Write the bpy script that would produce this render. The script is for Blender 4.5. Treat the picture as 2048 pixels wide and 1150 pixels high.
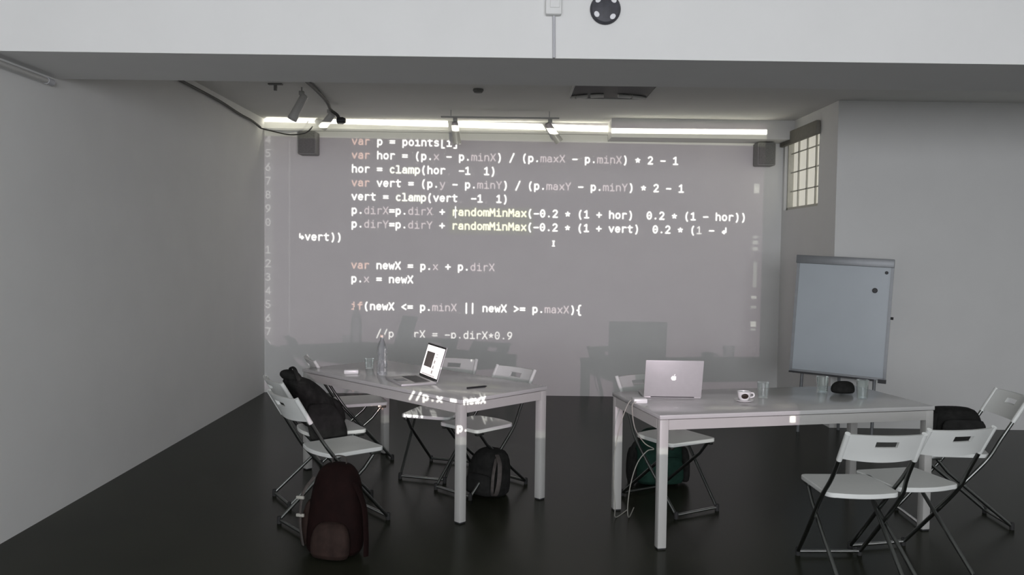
import bpy, bmesh, math, random
import numpy as np
from mathutils import Vector, Matrix

for o in list(bpy.data.objects):
    bpy.data.objects.remove(o, do_unlink=True)
scene = bpy.context.scene
col = scene.collection
R = math.radians

# ------------------------------------------------------------------ camera
CAM_H = 1.6146
ROOM_BACK, ROOM_LEFT, NICHE_X, FACE_Y = 9.289, -2.73, 3.005, 7.741
CEIL, BEAM_Z, BEAM_F, BEAM_B = 3.035, 2.606, 4.338, 5.04
cam_data = bpy.data.cameras.new('camera')
cam = bpy.data.objects.new('camera', cam_data)
col.objects.link(cam)
cam_data.sensor_width = 36.0
cam_data.lens = 1670.02 / 2048 * 36.0
cam_data.clip_start = 0.05
pi_, ro_, ya_ = R(2.5109), R(0.7311), R(0.1521)
fw = Vector((math.sin(ya_) * math.cos(pi_), math.cos(ya_) * math.cos(pi_), -math.sin(pi_)))
rt = Vector((math.cos(ya_), -math.sin(ya_), 0))
up = rt.cross(fw)
r2 = rt * math.cos(ro_) + up * math.sin(ro_)
u2 = -rt * math.sin(ro_) + up * math.cos(ro_)
m = Matrix((r2, u2, -fw)).transposed().to_4x4()
m.translation = (0, 0, CAM_H)
cam.matrix_world = m
scene.camera = cam

# ------------------------------------------------------------------ world, exposure
world = bpy.data.worlds.new('world')
scene.world = world
world.use_nodes = True
bg = world.node_tree.nodes['Background']
bg.inputs[0].default_value = (0.72, 0.80, 0.95, 1)
bg.inputs[1].default_value = 0.05
scene.view_settings.view_transform = 'Standard'
scene.view_settings.look = 'None'
scene.view_settings.gamma = 1.0
scene.view_settings.use_curve_mapping = False
scene.view_settings.exposure = 0.0

# daylight coming in through the big front window behind the camera
def area(name, loc, target, sx, sy, power, color):
    d = bpy.data.lights.new(name, 'AREA')
    d.shape = 'RECTANGLE'
    d.size, d.size_y, d.energy, d.color = sx, sy, power, color
    o = bpy.data.objects.new(name, d)
    col.objects.link(o)
    o.location = loc
    o.rotation_euler = (Vector(target) - Vector(loc)).to_track_quat('-Z', 'Y').to_euler()
    return o
area('front_window_daylight', (0.4, -3.9, 1.95), (0.4, 5.0, 1.95), 4.8, 1.8, 375.0, (0.93, 0.945, 1.0))

# ------------------------------------------------------------------ the projector: a lamp with a slide of code
PJ = Vector((0.47, 0.0, 1.13))
SX0, SX1, SZ0, SZ1 = -2.76, 2.86, -0.16, 3.10      # extent of the slide measured on the back wall
PPM = 400.0
SW, SH = int((SX1 - SX0) * PPM), int((SZ1 - SZ0) * PPM)

def arc(cx, cy, rx, ry, a0, a1, n=10):
    return [(cx + rx * math.cos(R(a0 + (a1 - a0) * i / n)), cy + ry * math.sin(R(a0 + (a1 - a0) * i / n))) for i in range(n + 1)]
O_ = arc(5, 4, 3.2, 4, 0, 360, 18)
GL = {
 'a': [arc(5, 5.2, 2.8, 2.8, 150, 0) + [(7.8, 0)], arc(4.6, 2.3, 2.9, 2.2, 80, 300) + [(7.8, 1.8)], [(7.8, 4.5), (4.8, 4.5)]],
 'c': [arc(5.4, 4, 3.2, 4, 50, 310)],
 'd': [arc(4.8, 4, 3.0, 4, 0, 360, 16), [(7.8, 0), (7.8, 11.3)]],
 'e': [arc(5, 4, 3.2, 4, 315, 0), arc(5, 4, 3.2, 4, 0, 315, 16), [(1.8, 4.2), (8.2, 4.2)]],
 'f': [arc(6.5, 8.6, 2.2, 2.6, 60, 180) + [(4.3, 0)], [(1.8, 7.4), (8, 7.4)]],
 'h': [[(2, 0), (2, 11.3)], arc(5, 5.2, 3, 2.8, 180, 0) + [(8, 0)]],
 'i': [[(2.4, 7.8), (5.2, 7.8), (5.2, 0)], [(2, 0), (8.4, 0)], [(5, 10.6), (5.1, 10.9)]],
 'l': [[(2.2, 11), (5, 11), (5, 0)], [(1.8, 0), (8.4, 0)]],
 'm': [[(1.2, 0), (1.2, 8)], arc(3.1, 5.9, 1.9, 2.1, 180, 0) + [(5, 0)], arc(6.9, 5.9, 1.9, 2.1, 180, 0) + [(8.8, 0)]],
 'n': [[(2, 0), (2, 8)], arc(5, 5.2, 3, 2.8, 180, 0) + [(8, 0)]],
 'o': [O_],
 'p': [[(2, -3.2), (2, 8)], arc(5.1, 4, 3.0, 4, 0, 360, 16)],
 'r': [[(3, 0), (3, 8)], arc(6.2, 4.8, 3.2, 3.2, 180, 50)],
 's': [arc(5, 6, 2.7, 2, 30, 210) + arc(5, 2, 2.9, 2, 70, -150)],
 't': [[(4.2, 10.4), (4.2, 2.2)] + arc(6.2, 2, 2, 2, 180, 300), [(1.6, 7.7), (8, 7.7)]],
 'v': [[(1.6, 8), (5, 0), (8.4, 8)]],
 'w': [[(1, 8), (2.9, 0), (5, 6), (7.1, 0), (9, 8)]],
 'x': [[(1.8, 8), (8.2, 0)], [(8.2, 8), (1.8, 0)]],
 'y': [[(1.6, 8), (5, 0.2)], [(8.4, 8), (4.6, -2.2), (3.2, -3.2), (2, -3)]],
 'X': [[(1.5, 11), (8.5, 0)], [(8.5, 11), (1.5, 0)]],
 'Y': [[(1.4, 11), (5, 5)], [(8.6, 11), (5, 5), (5, 0)]],
 'M': [[(1.3, 0), (1.7, 11), (5, 4.6), (8.3, 11), (8.7, 0)]],
 '0': [arc(5, 5.5, 3.2, 5.5, 0, 360, 18), [(5, 5.2), (5, 5.8)]],
 '1': [[(2.2, 9), (5.2, 11), (5.2, 0)], [(2, 0), (8.2, 0)]],
 '2': [arc(4.9, 8, 3, 3, 160, -30) + [(1.9, 0), (8.3, 0)]],
 '3': [arc(4.7, 8.3, 2.8, 2.7, 140, -80) + [(4.2, 5.7)], arc(4.7, 2.9, 3.2, 2.9, 80, -140)],
 '4': [[(7, 0), (7, 11), (1.6, 3), (8.8, 3)]],
 '5': [[(7.8, 11), (2.6, 11), (2.3, 6.2)] + arc(4.6, 3.4, 3.3, 3.4, 120, -140)],
 '6': [[(7, 11), (3.2, 7)] + arc(5, 3.4, 3.1, 3.4, 150, 510, 16)],
 '7': [[(1.8, 11), (8.4, 11), (4, 0)]],
 '8': [arc(5, 8.4, 2.6, 2.6, 0, 360, 14), arc(5, 2.9, 3.1, 2.9, 0, 360, 14)],
 '9': [arc(5, 7.6, 3.1, 3.4, 0, 360, 16), [(8.1, 7.2), (6.6, 2.6), (3.4, 0)]],
 '=': [[(1.6, 6.6), (8.4, 6.6)], [(1.6, 3.4), (8.4, 3.4)]],
 '-': [[(1.8, 4.8), (8.2, 4.8)]],
 '+': [[(1.6, 4.8), (8.4, 4.8)], [(5, 8.2), (5, 1.4)]],
 '*': [[(5, 8.2), (5, 5.2)], [(2.1, 6.2), (5, 5.2)], [(7.9, 6.2), (5, 5.2)], [(3.2, 2.6), (5, 5.2)], [(6.8, 2.6), (5, 5.2)]],
 '.': [[(4.8, 0.6), (5.2, 0.6)], [(4.8, 1.1), (5.2, 1.1)]],
 ',': [[(5.4, 1), (5.0, -1), (4.2, -2.4)]],
 '(': [arc(9, 4.6, 5.2, 8.6, 128, 232)],
 ')': [arc(1, 4.6, 5.2, 8.6, 52, -52)],
 '[': [[(7.2, 12.4), (3.6, 12.4), (3.6, -2.8), (7.2, -2.8)]],
 ']': [[(2.8, 12.4), (6.4, 12.4), (6.4, -2.8), (2.8, -2.8)]],
 '{': [[(7.8, 12.6), (6, 12.2), (5.2, 10.8), (5.2, 7), (4.6, 5.4), (2.4, 4.8), (4.6, 4.2), (5.2, 2.6), (5.2, -1.2), (6, -2.6), (7.8, -3)]],
 '/': [[(2, -1.6), (8, 12)]],
 '<': [[(8, 8.8), (2, 5), (8, 1.2)]],
 '>': [[(2, 8.8), (8, 5), (2, 1.2)]],
 '|': [[(5, 12.6), (5, -3.2)]],
 'L': [[(2.6, 9.4), (2.6, 3.8), (7.6, 3.8)], [(5.8, 6), (8.2, 3.8), (5.8, 1.6)]],
 'J': [[(7.6, 9.6), (7.6, 3), (3, 3)], [(5, 5.2), (2.4, 3), (5, 0.8)]],
}
slide = np.zeros((SH, SW, 3), np.float32)
slide[:] = (0.098, 0.066, 0.082)                  # the dark editor background still throws some light
def px(x): return (x - SX0) * PPM
def pz(z): return (z - SZ0) * PPM
TILT = -0.0062
def tz(x, z): return z + TILT * (x + 1.771)
def blend(x0, x1, z0, z1, colr, fun):
    i0, i1 = max(0, int(px(x0)) - 3), min(SW, int(px(x1)) + 4)
    j0, j1 = max(0, int(pz(z0)) - 3), min(SH, int(pz(z1)) + 4)
    if i1 <= i0 or j1 <= j0: return
    X, Z = np.meshgrid((np.arange(i0, i1) + .5) / PPM + SX0, (np.arange(j0, j1) + .5) / PPM + SZ0)
    a = np.clip(fun(X, Z), 0, 1)[..., None]
    s = slide[j0:j1, i0:i1]
    slide[j0:j1, i0:i1] = s * (1 - a) + np.array(colr, np.float32) * a
def bar(x0, x1, z0, z1, colr, soft=0.004, tilt=TILT):
    zz = 0.05
    def fun(X, Z):
        T = Z - tilt * (X + 1.771)
        return np.minimum(np.minimum((X - x0) / soft + .5, (x1 - X) / soft + .5), np.minimum((T - z0) / soft + .5, (z1 - T) / soft + .5))
    blend(x0 - .01, x1 + .01, z0 - zz, z1 + zz, colr, fun)
CW, RP, COL0, ROW0 = 0.0696, 0.152, -1.770, 2.008      # cell width, row pitch, first column, baseline of row 0
UNIT = CW / 10.0
def glyph(ch, x, z, colr, wt):
    segs = []
    for pl in GL.get(ch, []):
        segs += list(zip(pl[:-1], pl[1:]))
    if not segs: return
    def fun(X, Z):
        gx, gz = (X - x) / UNIT, (Z - z) / UNIT
        d = np.full(gx.shape, 1e9)
        for (ax, ay), (bx_, by_) in segs:
            dx, dy = bx_ - ax, by_ - ay
            t = np.clip(((gx - ax) * dx + (gz - ay) * dy) / (dx * dx + dy * dy + 1e-9), 0, 1)
            d = np.minimum(d, np.hypot(gx - ax - t * dx, gz - ay - t * dy))
        return (wt - d) / 0.75 + .5
    blend(x - .01, x + CW + .01, z - .04, z + .1, colr, fun)
WHITE, DIM, ORANGE, YELLOW = (2.6, 2.5, 2.4), (0.90, 0.74, 0.77), (1.05, 0.66, 0.55), (2.1, 2.05, 1.4)
LIGHT = (1.4, 1.35, 1.3)
FAINT = (0.30, 0.24, 0.25)
def line(row, parts, col0=0.0):
    c = col0
    for text, colr, wt in parts:
        for ch in text:
            if ch != ' ':
                x = COL0 + c * CW
                glyph(ch, x, tz(x, ROW0 - row * RP), colr, wt)
            c += 1
B_, T_ = 1.08, 0.84
w = lambda s: (s, WHITE, B_)
l_ = lambda s: (s, LIGHT, T_)
d_ = lambda s: (s, DIM, T_)
v_ = lambda s: (s, ORANGE, B_)
y_ = lambda s: (s, YELLOW, B_)
f_ = lambda s: (s, FAINT, T_)
line(-5, [v_('var'), w(' p = points[i]')])
line(-4, [v_('var'), w(' hor = (p.'), d_('x'), w(' - p.'), d_('minX'), w(') / (p.'), d_('maxX'), w(' - p.'), d_('minX'), w(') * 2 - 1')])
line(-3, [w('hor = '), ('clamp', (2.4, 2.4, 2.0), B_), w('(hor'), f_(','), w(' -1'), f_(','), w(' 1)')])
line(-2, [v_('var'), w(' vert = (p.'), d_('y'), w(' - p.'), d_('minY'), w(') / (p.'), d_('maxY'), w(' - p.'), d_('minY'), w(') * 2 - 1')])
line(-1, [w('vert = '), ('clamp', (2.4, 2.4, 2.0), B_), w('(vert'), f_(','), w(' -1'), f_(','), w(' 1)')])
bar(COL0 + 15.6 * CW, COL0 + 29 * CW, ROW0 - 1.32 * RP, ROW0 + 0.62 * RP, (0.115, 0.100, 0.065), 0.03)
line(0, [w('p.'), d_('dirX'), w('=p.'), d_('dirX'), w(' + '), y_('randomMinMax'), w('(-0.2 * (1 + hor)'), f_(','), w(' 0.2 * (1 - hor))')])
line(1, [w('p.'), d_('dirY'), w('=p.'), d_('dirY'), w(' + '), y_('randomMinMax'), w('(-0.2 * (1 + vert)'), f_(','), w(' 0.2 * ('), l_('1'), w(' - J')])
line(2, [w('Lvert))')], -8.4)
line(4, [v_('var'), w(' newX = p.'), d_('x'), w(' + p.'), d_('dirX')])
line(5, [w('p.'), d_('x'), w(' = newX')])
line(7, [v_('if'), w('(newX <= p.'), d_('minX'), w(' || newX >= p.'), d_('maxX'), w('){')])
line(9, [l_('//p.dirX = -p.dirX*0.9')], 4)
line(11, [w('//p.x = newX')], 4)
line(13, [v_('var'), w(' newY = p.'), d_('y'), w(' + p.'), d_('dirY')])
xc = COL0 + 16.55 * CW                                    # text cursor and mouse pointer
bar(xc, xc + .009, ROW0 - .03, ROW0 + .1, WHITE)
xm = COL0 + 32.3 * CW
bar(xm - .016, xm + .016, 1.74, 1.748, WHITE); bar(xm - .008, xm + .008, 1.69, 1.745, WHITE); bar(xm - .016, xm + .016, 1.683, 1.692, WHITE)
LN = (0.5, 0.47, 0.46)
bar(-2.73, -2.63, 0.45, 2.9, (0.14, 0.115, 0.12), 0.06)
for i, ch in enumerate('4567890 12345678'):
    z = ROW0 - (i - 5) * RP
    glyph(ch, -2.725, tz(-2.7, z), LN, 0.9)
bar(-2.72, -2.62, 2.87, 2.97, (0.45, 0.43, 0.38), 0.05)
bar(-2.459, -2.448, 0.2, 2.83, (0.19, 0.165, 0.175))
bar(-2.74, 2.80, 2.842, 3.0, (0.33, 0.32, 0.25), 0.02)          # tab bar
bar(-2.42, 2.66, 2.838, 2.848, (0.42, 0.40, 0.34))
for z, h, c in ((2.40, .02, .4), (2.35, .035, .5), (1.83, .012, .3), (1.77, .02, .35), (1.70, .018, .35), (1.16, .016, .45), (1.05, .014, .3), (0.86, .03, .55), (0.80, .012, .3), (0.28, .035, 1.2)):
    bar(2.69, 2.75, z - h, z + h, (c * 1.0, c * .97, c * .88), .008)
bar(2.705, 2.745, 1.27, 1.55, (0.26, 0.25, 0.23), .01)
bar(-2.74, 2.80, -0.13, -0.035, (0.15, 0.145, 0.135), 0.012)          # status bar
STRIP = (11.0, 10.6, 9.2)
def strip(x0, x1, za, zb, h):
    t = (zb - za) / (x1 - x0)
    def fun(X, Z):
        e = np.abs(Z - (za + t * (X - x0)))
        return np.minimum(np.minimum((X - x0 - .25 * (Z - za)) / .006 + .5, (x1 - X) / .006 + .5), (h - e) / .006 + .5)
    blend(x0 - .02, x1 + .02, min(za, zb) - .06, max(za, zb) + .06, STRIP, fun)
strip(-2.722, 1.06, 3.037, 2.974, .029)
strip(1.06, 2.80, 2.974, 2.981, .024)
slide[:, :3] = 0; slide[:, -3:] = 0; slide[:3] = 0; slide[-3:] = 0
# nothing is thrown outside the frame of the projected picture
def outside():
    X, Z = np.meshgrid((np.arange(SW) + .5) / PPM + SX0, (np.arange(SH) + .5) / PPM + SZ0)
    a = np.clip(np.minimum(np.minimum((X + 2.74) / .006, (2.80 - X) / .006), np.minimum((Z + 0.13) / .01, (3.072 - Z) / .01)), 0, 1)
    slide[:] = slide * a[..., None]
outside()
img = bpy.data.images.new('projector_slide', SW, SH, alpha=False, float_buffer=True)
img.colorspace_settings.name = 'Non-Color'
rgba = np.ones((SH, SW, 4), np.float32); rgba[..., :3] = slide
img.pixels.foreach_set(rgba.ravel()); img.update(); img.pack()

pl = bpy.data.lights.new('projector_lamp', 'POINT')
pl.shadow_soft_size = 0.006
PROJ_POWER = 2400.0
pl.energy = PROJ_POWER
pl.use_nodes = True
nt = pl.node_tree; nt.nodes.clear()
N = nt.nodes.new
out = N('ShaderNodeOutputLight'); em = N('ShaderNodeEmission'); tc = N('ShaderNodeTexCoord'); sep = N('ShaderNodeSeparateXYZ')
nt.links.new(tc.outputs['Normal'], sep.inputs[0])
def math_(op, a, b):
    n = N('ShaderNodeMath'); n.operation = op
    for i, q in enumerate((a, b)):
        if isinstance(q, (int, float)): n.inputs[i].default_value = q
        else: nt.links.new(q, n.inputs[i])
    return n.outputs[0]
PSIGN = 1.0
fwd = math_('MULTIPLY', sep.outputs['Z'], -PSIGN)
gx = math_('DIVIDE', math_('MULTIPLY', sep.outputs['X'], PSIGN), fwd)
gy = math_('DIVIDE', math_('MULTIPLY', sep.outputs['Y'], PSIGN), fwd)
uu = math_('ADD', math_('MULTIPLY', gx, ROOM_BACK / (SX1 - SX0)), (PJ.x - SX0) / (SX1 - SX0))
vv = math_('ADD', math_('MULTIPLY', gy, ROOM_BACK / (SZ1 - SZ0)), (PJ.z - SZ0) / (SZ1 - SZ0))
cmb = N('ShaderNodeCombineXYZ'); nt.links.new(uu, cmb.inputs[0]); nt.links.new(vv, cmb.inputs[1])
ti = N('ShaderNodeTexImage'); ti.image = img; ti.extension = 'CLIP'; ti.interpolation = 'Linear'
nt.links.new(cmb.outputs[0], ti.inputs[0])
front = math_('GREATER_THAN', fwd, 0.05)
nt.links.new(ti.outputs['Color'], em.inputs['Color']); nt.links.new(front, em.inputs['Strength']); nt.links.new(em.outputs[0], out.inputs[0])
po = bpy.data.objects.new('projector_lamp', pl); col.objects.link(po)
po.location = PJ; po.rotation_euler = (R(90), 0, 0)

# ------------------------------------------------------------------ materials
def mat(name, colr, rough=0.6, metal=0.0, noise=0.0, scale=20.0, bump=0.0, emit=None, estr=0.0, spec=0.5, coat=0.0):
    m = bpy.data.materials.new(name); m.use_nodes = True
    nt = m.node_tree; b = nt.nodes['Principled BSDF']
    b.inputs['Base Color'].default_value = (*colr, 1)
    b.inputs['Roughness'].default_value = rough
    b.inputs['Metallic'].default_value = metal
    b.inputs['Specular IOR Level'].default_value = spec
    b.inputs['Coat Weight'].default_value = coat
    if noise or bump:
        t = nt.nodes.new('ShaderNodeTexCoord'); n = nt.nodes.new('ShaderNodeTexNoise')
        n.inputs['Scale'].default_value = scale; n.inputs['Detail'].default_value = 5
        nt.links.new(t.outputs['Object'], n.inputs['Vector'])
        if noise:
            r = nt.nodes.new('ShaderNodeValToRGB')
            r.color_ramp.elements[0].position = .3; r.color_ramp.elements[1].position = .7
            r.color_ramp.elements[0].color = (*[c * (1 - noise) for c in colr], 1)
            r.color_ramp.elements[1].color = (*[min(1, c * (1 + noise)) for c in colr], 1)
            nt.links.new(n.outputs['Fac'], r.inputs[0]); nt.links.new(r.outputs[0], b.inputs['Base Color'])
        if bump:
            k = nt.nodes.new('ShaderNodeBump'); k.inputs['Strength'].default_value = bump; k.inputs['Distance'].default_value = .01
            nt.links.new(n.outputs['Fac'], k.inputs['Height']); nt.links.new(k.outputs[0], b.inputs['Normal'])
    if emit:
        b.inputs['Emission Color'].default_value = (*emit, 1); b.inputs['Emission Strength'].default_value = estr
    return m
M = dict(
    wall=mat('wall_paint', (0.76, 0.76, 0.745), 0.85, noise=0.015, scale=3, bump=0.02),
    ceiling=mat('ceiling_paint', (0.72, 0.72, 0.69), 0.9, noise=0.02, scale=2),
    floor=mat('dark_floor', (0.021, 0.0225, 0.0150), 0.27, noise=0.22, scale=1.6, spec=0.08),
    white=mat('white_lacquer', (0.49, 0.485, 0.465), 0.35, noise=0.01, scale=9),
    tabletop=mat('white_tabletop', (0.52, 0.52, 0.51), 0.16, noise=0.015, scale=6),
    chair=mat('white_chair_plastic', (0.70, 0.715, 0.69), 0.42, noise=0.01, scale=12),
    chrome=mat('grey_metal_tube', (0.20, 0.21, 0.20), 0.35, 1.0, noise=0.04, scale=30),
    steel=mat('bright_steel', (0.62, 0.63, 0.62), 0.28, 1.0, noise=0.03, scale=30),
    rubber=mat('black_rubber', (0.02, 0.02, 0.02), 0.8, noise=0.1, scale=60),
    black=mat('black_plastic', (0.022, 0.022, 0.024), 0.5, noise=0.15, scale=30),
    fabric=mat('black_fabric', (0.016, 0.016, 0.015), 0.9, noise=0.35, scale=26, bump=0.5, spec=0.15),
    fabric_soft=mat('black_fabric_worn', (0.018, 0.018, 0.017), 0.85, noise=0.3, scale=20, bump=0.4, spec=0.15),
    green=mat('dark_green_fabric', (0.012, 0.036, 0.026), 0.85, noise=0.3, scale=18, bump=0.4, spec=0.15),
    maroon=mat('dark_maroon_fabric', (0.009, 0.0028, 0.0024), 0.85, noise=0.3, scale=18, bump=0.4, spec=0.15),
    brown=mat('brown_fabric', (0.028, 0.017, 0.014), 0.8, noise=0.25, scale=22, bump=0.4, spec=0.15),
    greyfab=mat('grey_webbing', (0.07, 0.06, 0.055), 0.8, noise=0.2, scale=40),
    alu=mat('brushed_aluminium', (0.55, 0.54, 0.54), 0.42, 0.25, noise=0.02, scale=40),
    keys=mat('keyboard_grey', (0.10, 0.10, 0.10), 0.6, noise=0.2, scale=120),
    bezel=mat('screen_bezel', (0.02, 0.018, 0.018), 0.25, noise=0.05, scale=20),
    page=mat('lit_screen_page', (0.8, 0.8, 0.8), 0.4, emit=(1.0, 0.93, 0.91), estr=1.15),
    pic=mat('lit_screen_picture', (0.05, 0.04, 0.04), 0.4, emit=(0.55, 0.45, 0.42), estr=0.11, noise=0.3, scale=30),
    thumb=mat('lit_screen_thumbnails', (0.3, 0.3, 0.3), 0.4, emit=(0.6, 0.52, 0.5), estr=0.5),
    logo=mat('lit_logo', (0.9, 0.9, 0.9), 0.4, emit=(1.0, 0.97, 0.96), estr=0.62),
    board=mat('whiteboard_enamel', (0.45, 0.495, 0.53), 0.32, noise=0.02, scale=4),
    boardframe=mat('board_grey_frame', (0.24, 0.25, 0.26), 0.45, 0.4, noise=0.04, scale=20),
    speaker=mat('speaker_grey', (0.27, 0.27, 0.26), 0.7, noise=0.06, scale=40),
    grille=mat('speaker_grille', (0.20, 0.20, 0.19), 0.8, noise=0.25, scale=200),
    cable=mat('black_cable', (0.055, 0.055, 0.05), 0.6, noise=0.1, scale=30),
    trunk=mat('grey_conduit', (0.50, 0.50, 0.52), 0.6, noise=0.03, scale=20),
    whitecable=mat('pale_cable', (0.36, 0.35, 0.31), 0.5, noise=0.05, scale=40),
    spot=mat('grey_spot_metal', (0.42, 0.42, 0.40), 0.5, 0.3, noise=0.05, scale=30),
    dotwhite=mat('white_spots', (0.80, 0.80, 0.82), 0.6, noise=0.02, scale=30),
    disc=mat('dark_disc', (0.045, 0.045, 0.055), 0.55, noise=0.25, scale=25),
    vent=mat('vent_black', (0.02, 0.02, 0.018), 0.6, noise=0.2, scale=20),
    vane=mat('vent_vane_white', (0.75, 0.74, 0.70), 0.4, noise=0.02, scale=20),
    blind=mat('grey_blind', (0.22, 0.21, 0.18), 0.8, noise=0.08, scale=30),
    bars=mat('window_bars', (0.55, 0.54, 0.48), 0.7, noise=0.05, scale=20),
    pane=mat('daylit_frosted_pane', (0.6, 0.6, 0.55), 0.5, emit=(1.0, 0.96, 0.84), estr=0.42, noise=0.05, scale=5),
    porcelain=mat('white_porcelain', (0.80, 0.80, 0.79), 0.25, noise=0.01, scale=20),
    coffee=mat('dark_coffee', (0.03, 0.02, 0.015), 0.3, noise=0.1, scale=30),
)
def clear(name, tint, fac):
    m = bpy.data.materials.new(name); m.use_nodes = True
    nt = m.node_tree; nt.nodes.clear()
    o = nt.nodes.new('ShaderNodeOutputMaterial'); mx = nt.nodes.new('ShaderNodeMixShader')
    t = nt.nodes.new('ShaderNodeBsdfTransparent'); g = nt.nodes.new('ShaderNodeBsdfGlossy'); lw = nt.nodes.new('ShaderNodeLayerWeight')
    d = nt.nodes.new('ShaderNodeBsdfDiffuse'); m2 = nt.nodes.new('ShaderNodeMixShader')
    nz = nt.nodes.new('ShaderNodeTexNoise'); nz.inputs['Scale'].default_value = 18
    t.inputs[0].default_value = (*tint, 1); g.inputs['Roughness'].default_value = .05; g.inputs[0].default_value = (1, 1, 1, 1)
    d.inputs[0].default_value = (.8, .8, .8, 1)
    lw.inputs[0].default_value = fac
    bp = nt.nodes.new('ShaderNodeBump'); bp.inputs['Strength'].default_value = .15
    nt.links.new(nz.outputs['Fac'], bp.inputs['Height']); nt.links.new(bp.outputs[0], g.inputs['Normal'])
    nt.links.new(lw.outputs['Facing'], mx.inputs[0]); nt.links.new(t.outputs[0], m2.inputs[1]); nt.links.new(d.outputs[0], m2.inputs[2]); m2.inputs[0].default_value = .05
    nt.links.new(m2.outputs[0], mx.inputs[1]); nt.links.new(g.outputs[0], mx.inputs[2]); nt.links.new(mx.outputs[0], o.inputs[0])
    return m
M['glass'] = clear('clear_glass', (0.93, 0.96, 0.95), 0.35)
M['pet'] = clear('clear_bottle_plastic', (0.92, 0.93, 0.94), 0.45)

# ------------------------------------------------------------------ mesh helpers
class MB:
    def __init__(s): s.bm = bmesh.new(); s.slot = 0
    def _take(s, faces):
        for f in faces: f.material_index = s.slot
    def box(s, x0, x1, y0, y1, z0, z1, bev=0.0):
        n0 = len(s.bm.faces)
        v = bmesh.ops.create_cube(s.bm, size=1)['verts']
        for q in v: q.co = Vector(((x0 + x1) / 2 + q.co.x * (x1 - x0), (y0 + y1) / 2 + q.co.y * (y1 - y0), (z0 + z1) / 2 + q.co.z * (z1 - z0)))
        if bev:
            es = list({e for q in v for e in q.link_edges})
            bmesh.ops.bevel(s.bm, geom=es, offset=bev, segments=2, affect='EDGES', profile=.5)
        s.bm.faces.ensure_lookup_table(); s._take(s.bm.faces[n0:])
        return s
    def tube(s, pts, r, n=10, cap=True, flat=1.0):
        pts = [Vector(p) for p in pts]
        rr = r if isinstance(r, (list, tuple)) else [r] * len(pts)
        rings = []; prev = None
        for i, p in enumerate(pts):
            t = (pts[min(i + 1, len(pts) - 1)] - pts[max(i - 1, 0)]).normalized()
            if prev is None:
                a = Vector((0, 0, 1)) if abs(t.z) < .9 else Vector((1, 0, 0))
                u = t.cross(a).normalized()
            else:
                u = (prev - t * prev.dot(t)).normalized()
            prev = u; v = t.cross(u)
            rings.append([s.bm.verts.new(p + u * math.cos(2 * math.pi * k / n) * rr[i] + v * math.sin(2 * math.pi * k / n) * rr[i] * flat) for k in range(n)])
        s.skin(rings, cap)
        return s
    def skin(s, rings, cap=True, closed=True):
        n = len(rings[0]); fs = []
        for a, b in zip(rings[:-1], rings[1:]):
            for k in range(n if closed else n - 1):
                fs.append(s.bm.faces.new((a[k], a[(k + 1) % n], b[(k + 1) % n], b[k])))
        if cap:
            fs.append(s.bm.faces.new(list(reversed(rings[0])))); fs.append(s.bm.faces.new(rings[-1]))
        s._take(fs); return s
    def lathe(s, prof, c=(0, 0, 0), n=24, axis='z', caps=True):
        rings = []
        for r, z in prof:
            ring = []
            for k in range(n):
                a = 2 * math.pi * k / n
                q = (max(r, 1e-4) * math.cos(a), max(r, 1e-4) * math.sin(a), z)
                if axis == 'y': q = (q[0], q[2], q[1])
                if axis == 'x': q = (q[2], q[0], q[1])
                ring.append(s.bm.verts.new(Vector(q) + Vector(c)))
            rings.append(ring)
        s.skin(rings, caps); return s
    def prism(s, poly, z0, z1):
        a = [s.bm.verts.new((x, y, z0)) for x, y in poly]; b = [s.bm.verts.new((x, y, z1)) for x, y in poly]
        s.skin([a, b]); return s
    def blob(s, secs, n=28, e=2.6):
        """secs: (cx, cy, z, half width, half depth); rounded super-ellipse sections stacked upward"""
        rings = []
        for sec in secs:
            cx, cy, z, hw, hd = sec[:5]
            ring = []
            for k in range(n):
                a = 2 * math.pi * k / n; c_, s_ = math.cos(a), math.sin(a)
                ring.append(s.bm.verts.new((cx + hw * math.copysign(abs(c_) ** (2 / e), c_), cy + hd * math.copysign(abs(s_) ** (2 / e), s_), z)))
            rings.append(ring)
        s.skin(rings); return s
    def xf(s, mtx):
        bmesh.ops.transform(s.bm, matrix=mtx, verts=s.bm.verts); return s
    def build(s, name, mats, parent=None, smooth=True, sub=0, bevel=0.0):
        bmesh.ops.recalc_face_normals(s.bm, faces=s.bm.faces)
        me = bpy.data.meshes.new(name); s.bm.to_mesh(me); s.bm.free()
        for mm in (mats if isinstance(mats, (list, tuple)) else [mats]): me.materials.append(mm)
        o = bpy.data.objects.new(name, me); col.objects.link(o)
        if smooth:
            for p in me.polygons: p.use_smooth = True
            me.set_sharp_from_angle(angle=R(38))
        if bevel:
            b = o.modifiers.new('bevel', 'BEVEL'); b.width = bevel; b.segments = 2; b.limit_method = 'ANGLE'
        if sub:
            q = o.modifiers.new('sub', 'SUBSURF'); q.levels = sub; q.render_levels = sub
        if parent: o.parent = parent
        return o
def smooth_path(pts, k=6):
    P = [Vector(p) for p in pts]; o = []
    for i in range(len(P) - 1):
        p0, p1, p2, p3 = P[max(i - 1, 0)], P[i], P[i + 1], P[min(i + 2, len(P) - 1)]
        for j in range(k):
            t = j / k
            o.append(0.5 * ((2 * p1) + (p2 - p0) * t + (2 * p0 - 5 * p1 + 4 * p2 - p3) * t * t + (3 * p1 - p0 - 3 * p2 + p3) * t ** 3))
    o.append(P[-1]); return o
def tag(o, label, cat, group=None, kind=None):
    o['label'] = label; o['category'] = cat
    if group: o['group'] = group
    if kind: o['kind'] = kind
    return o
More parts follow.
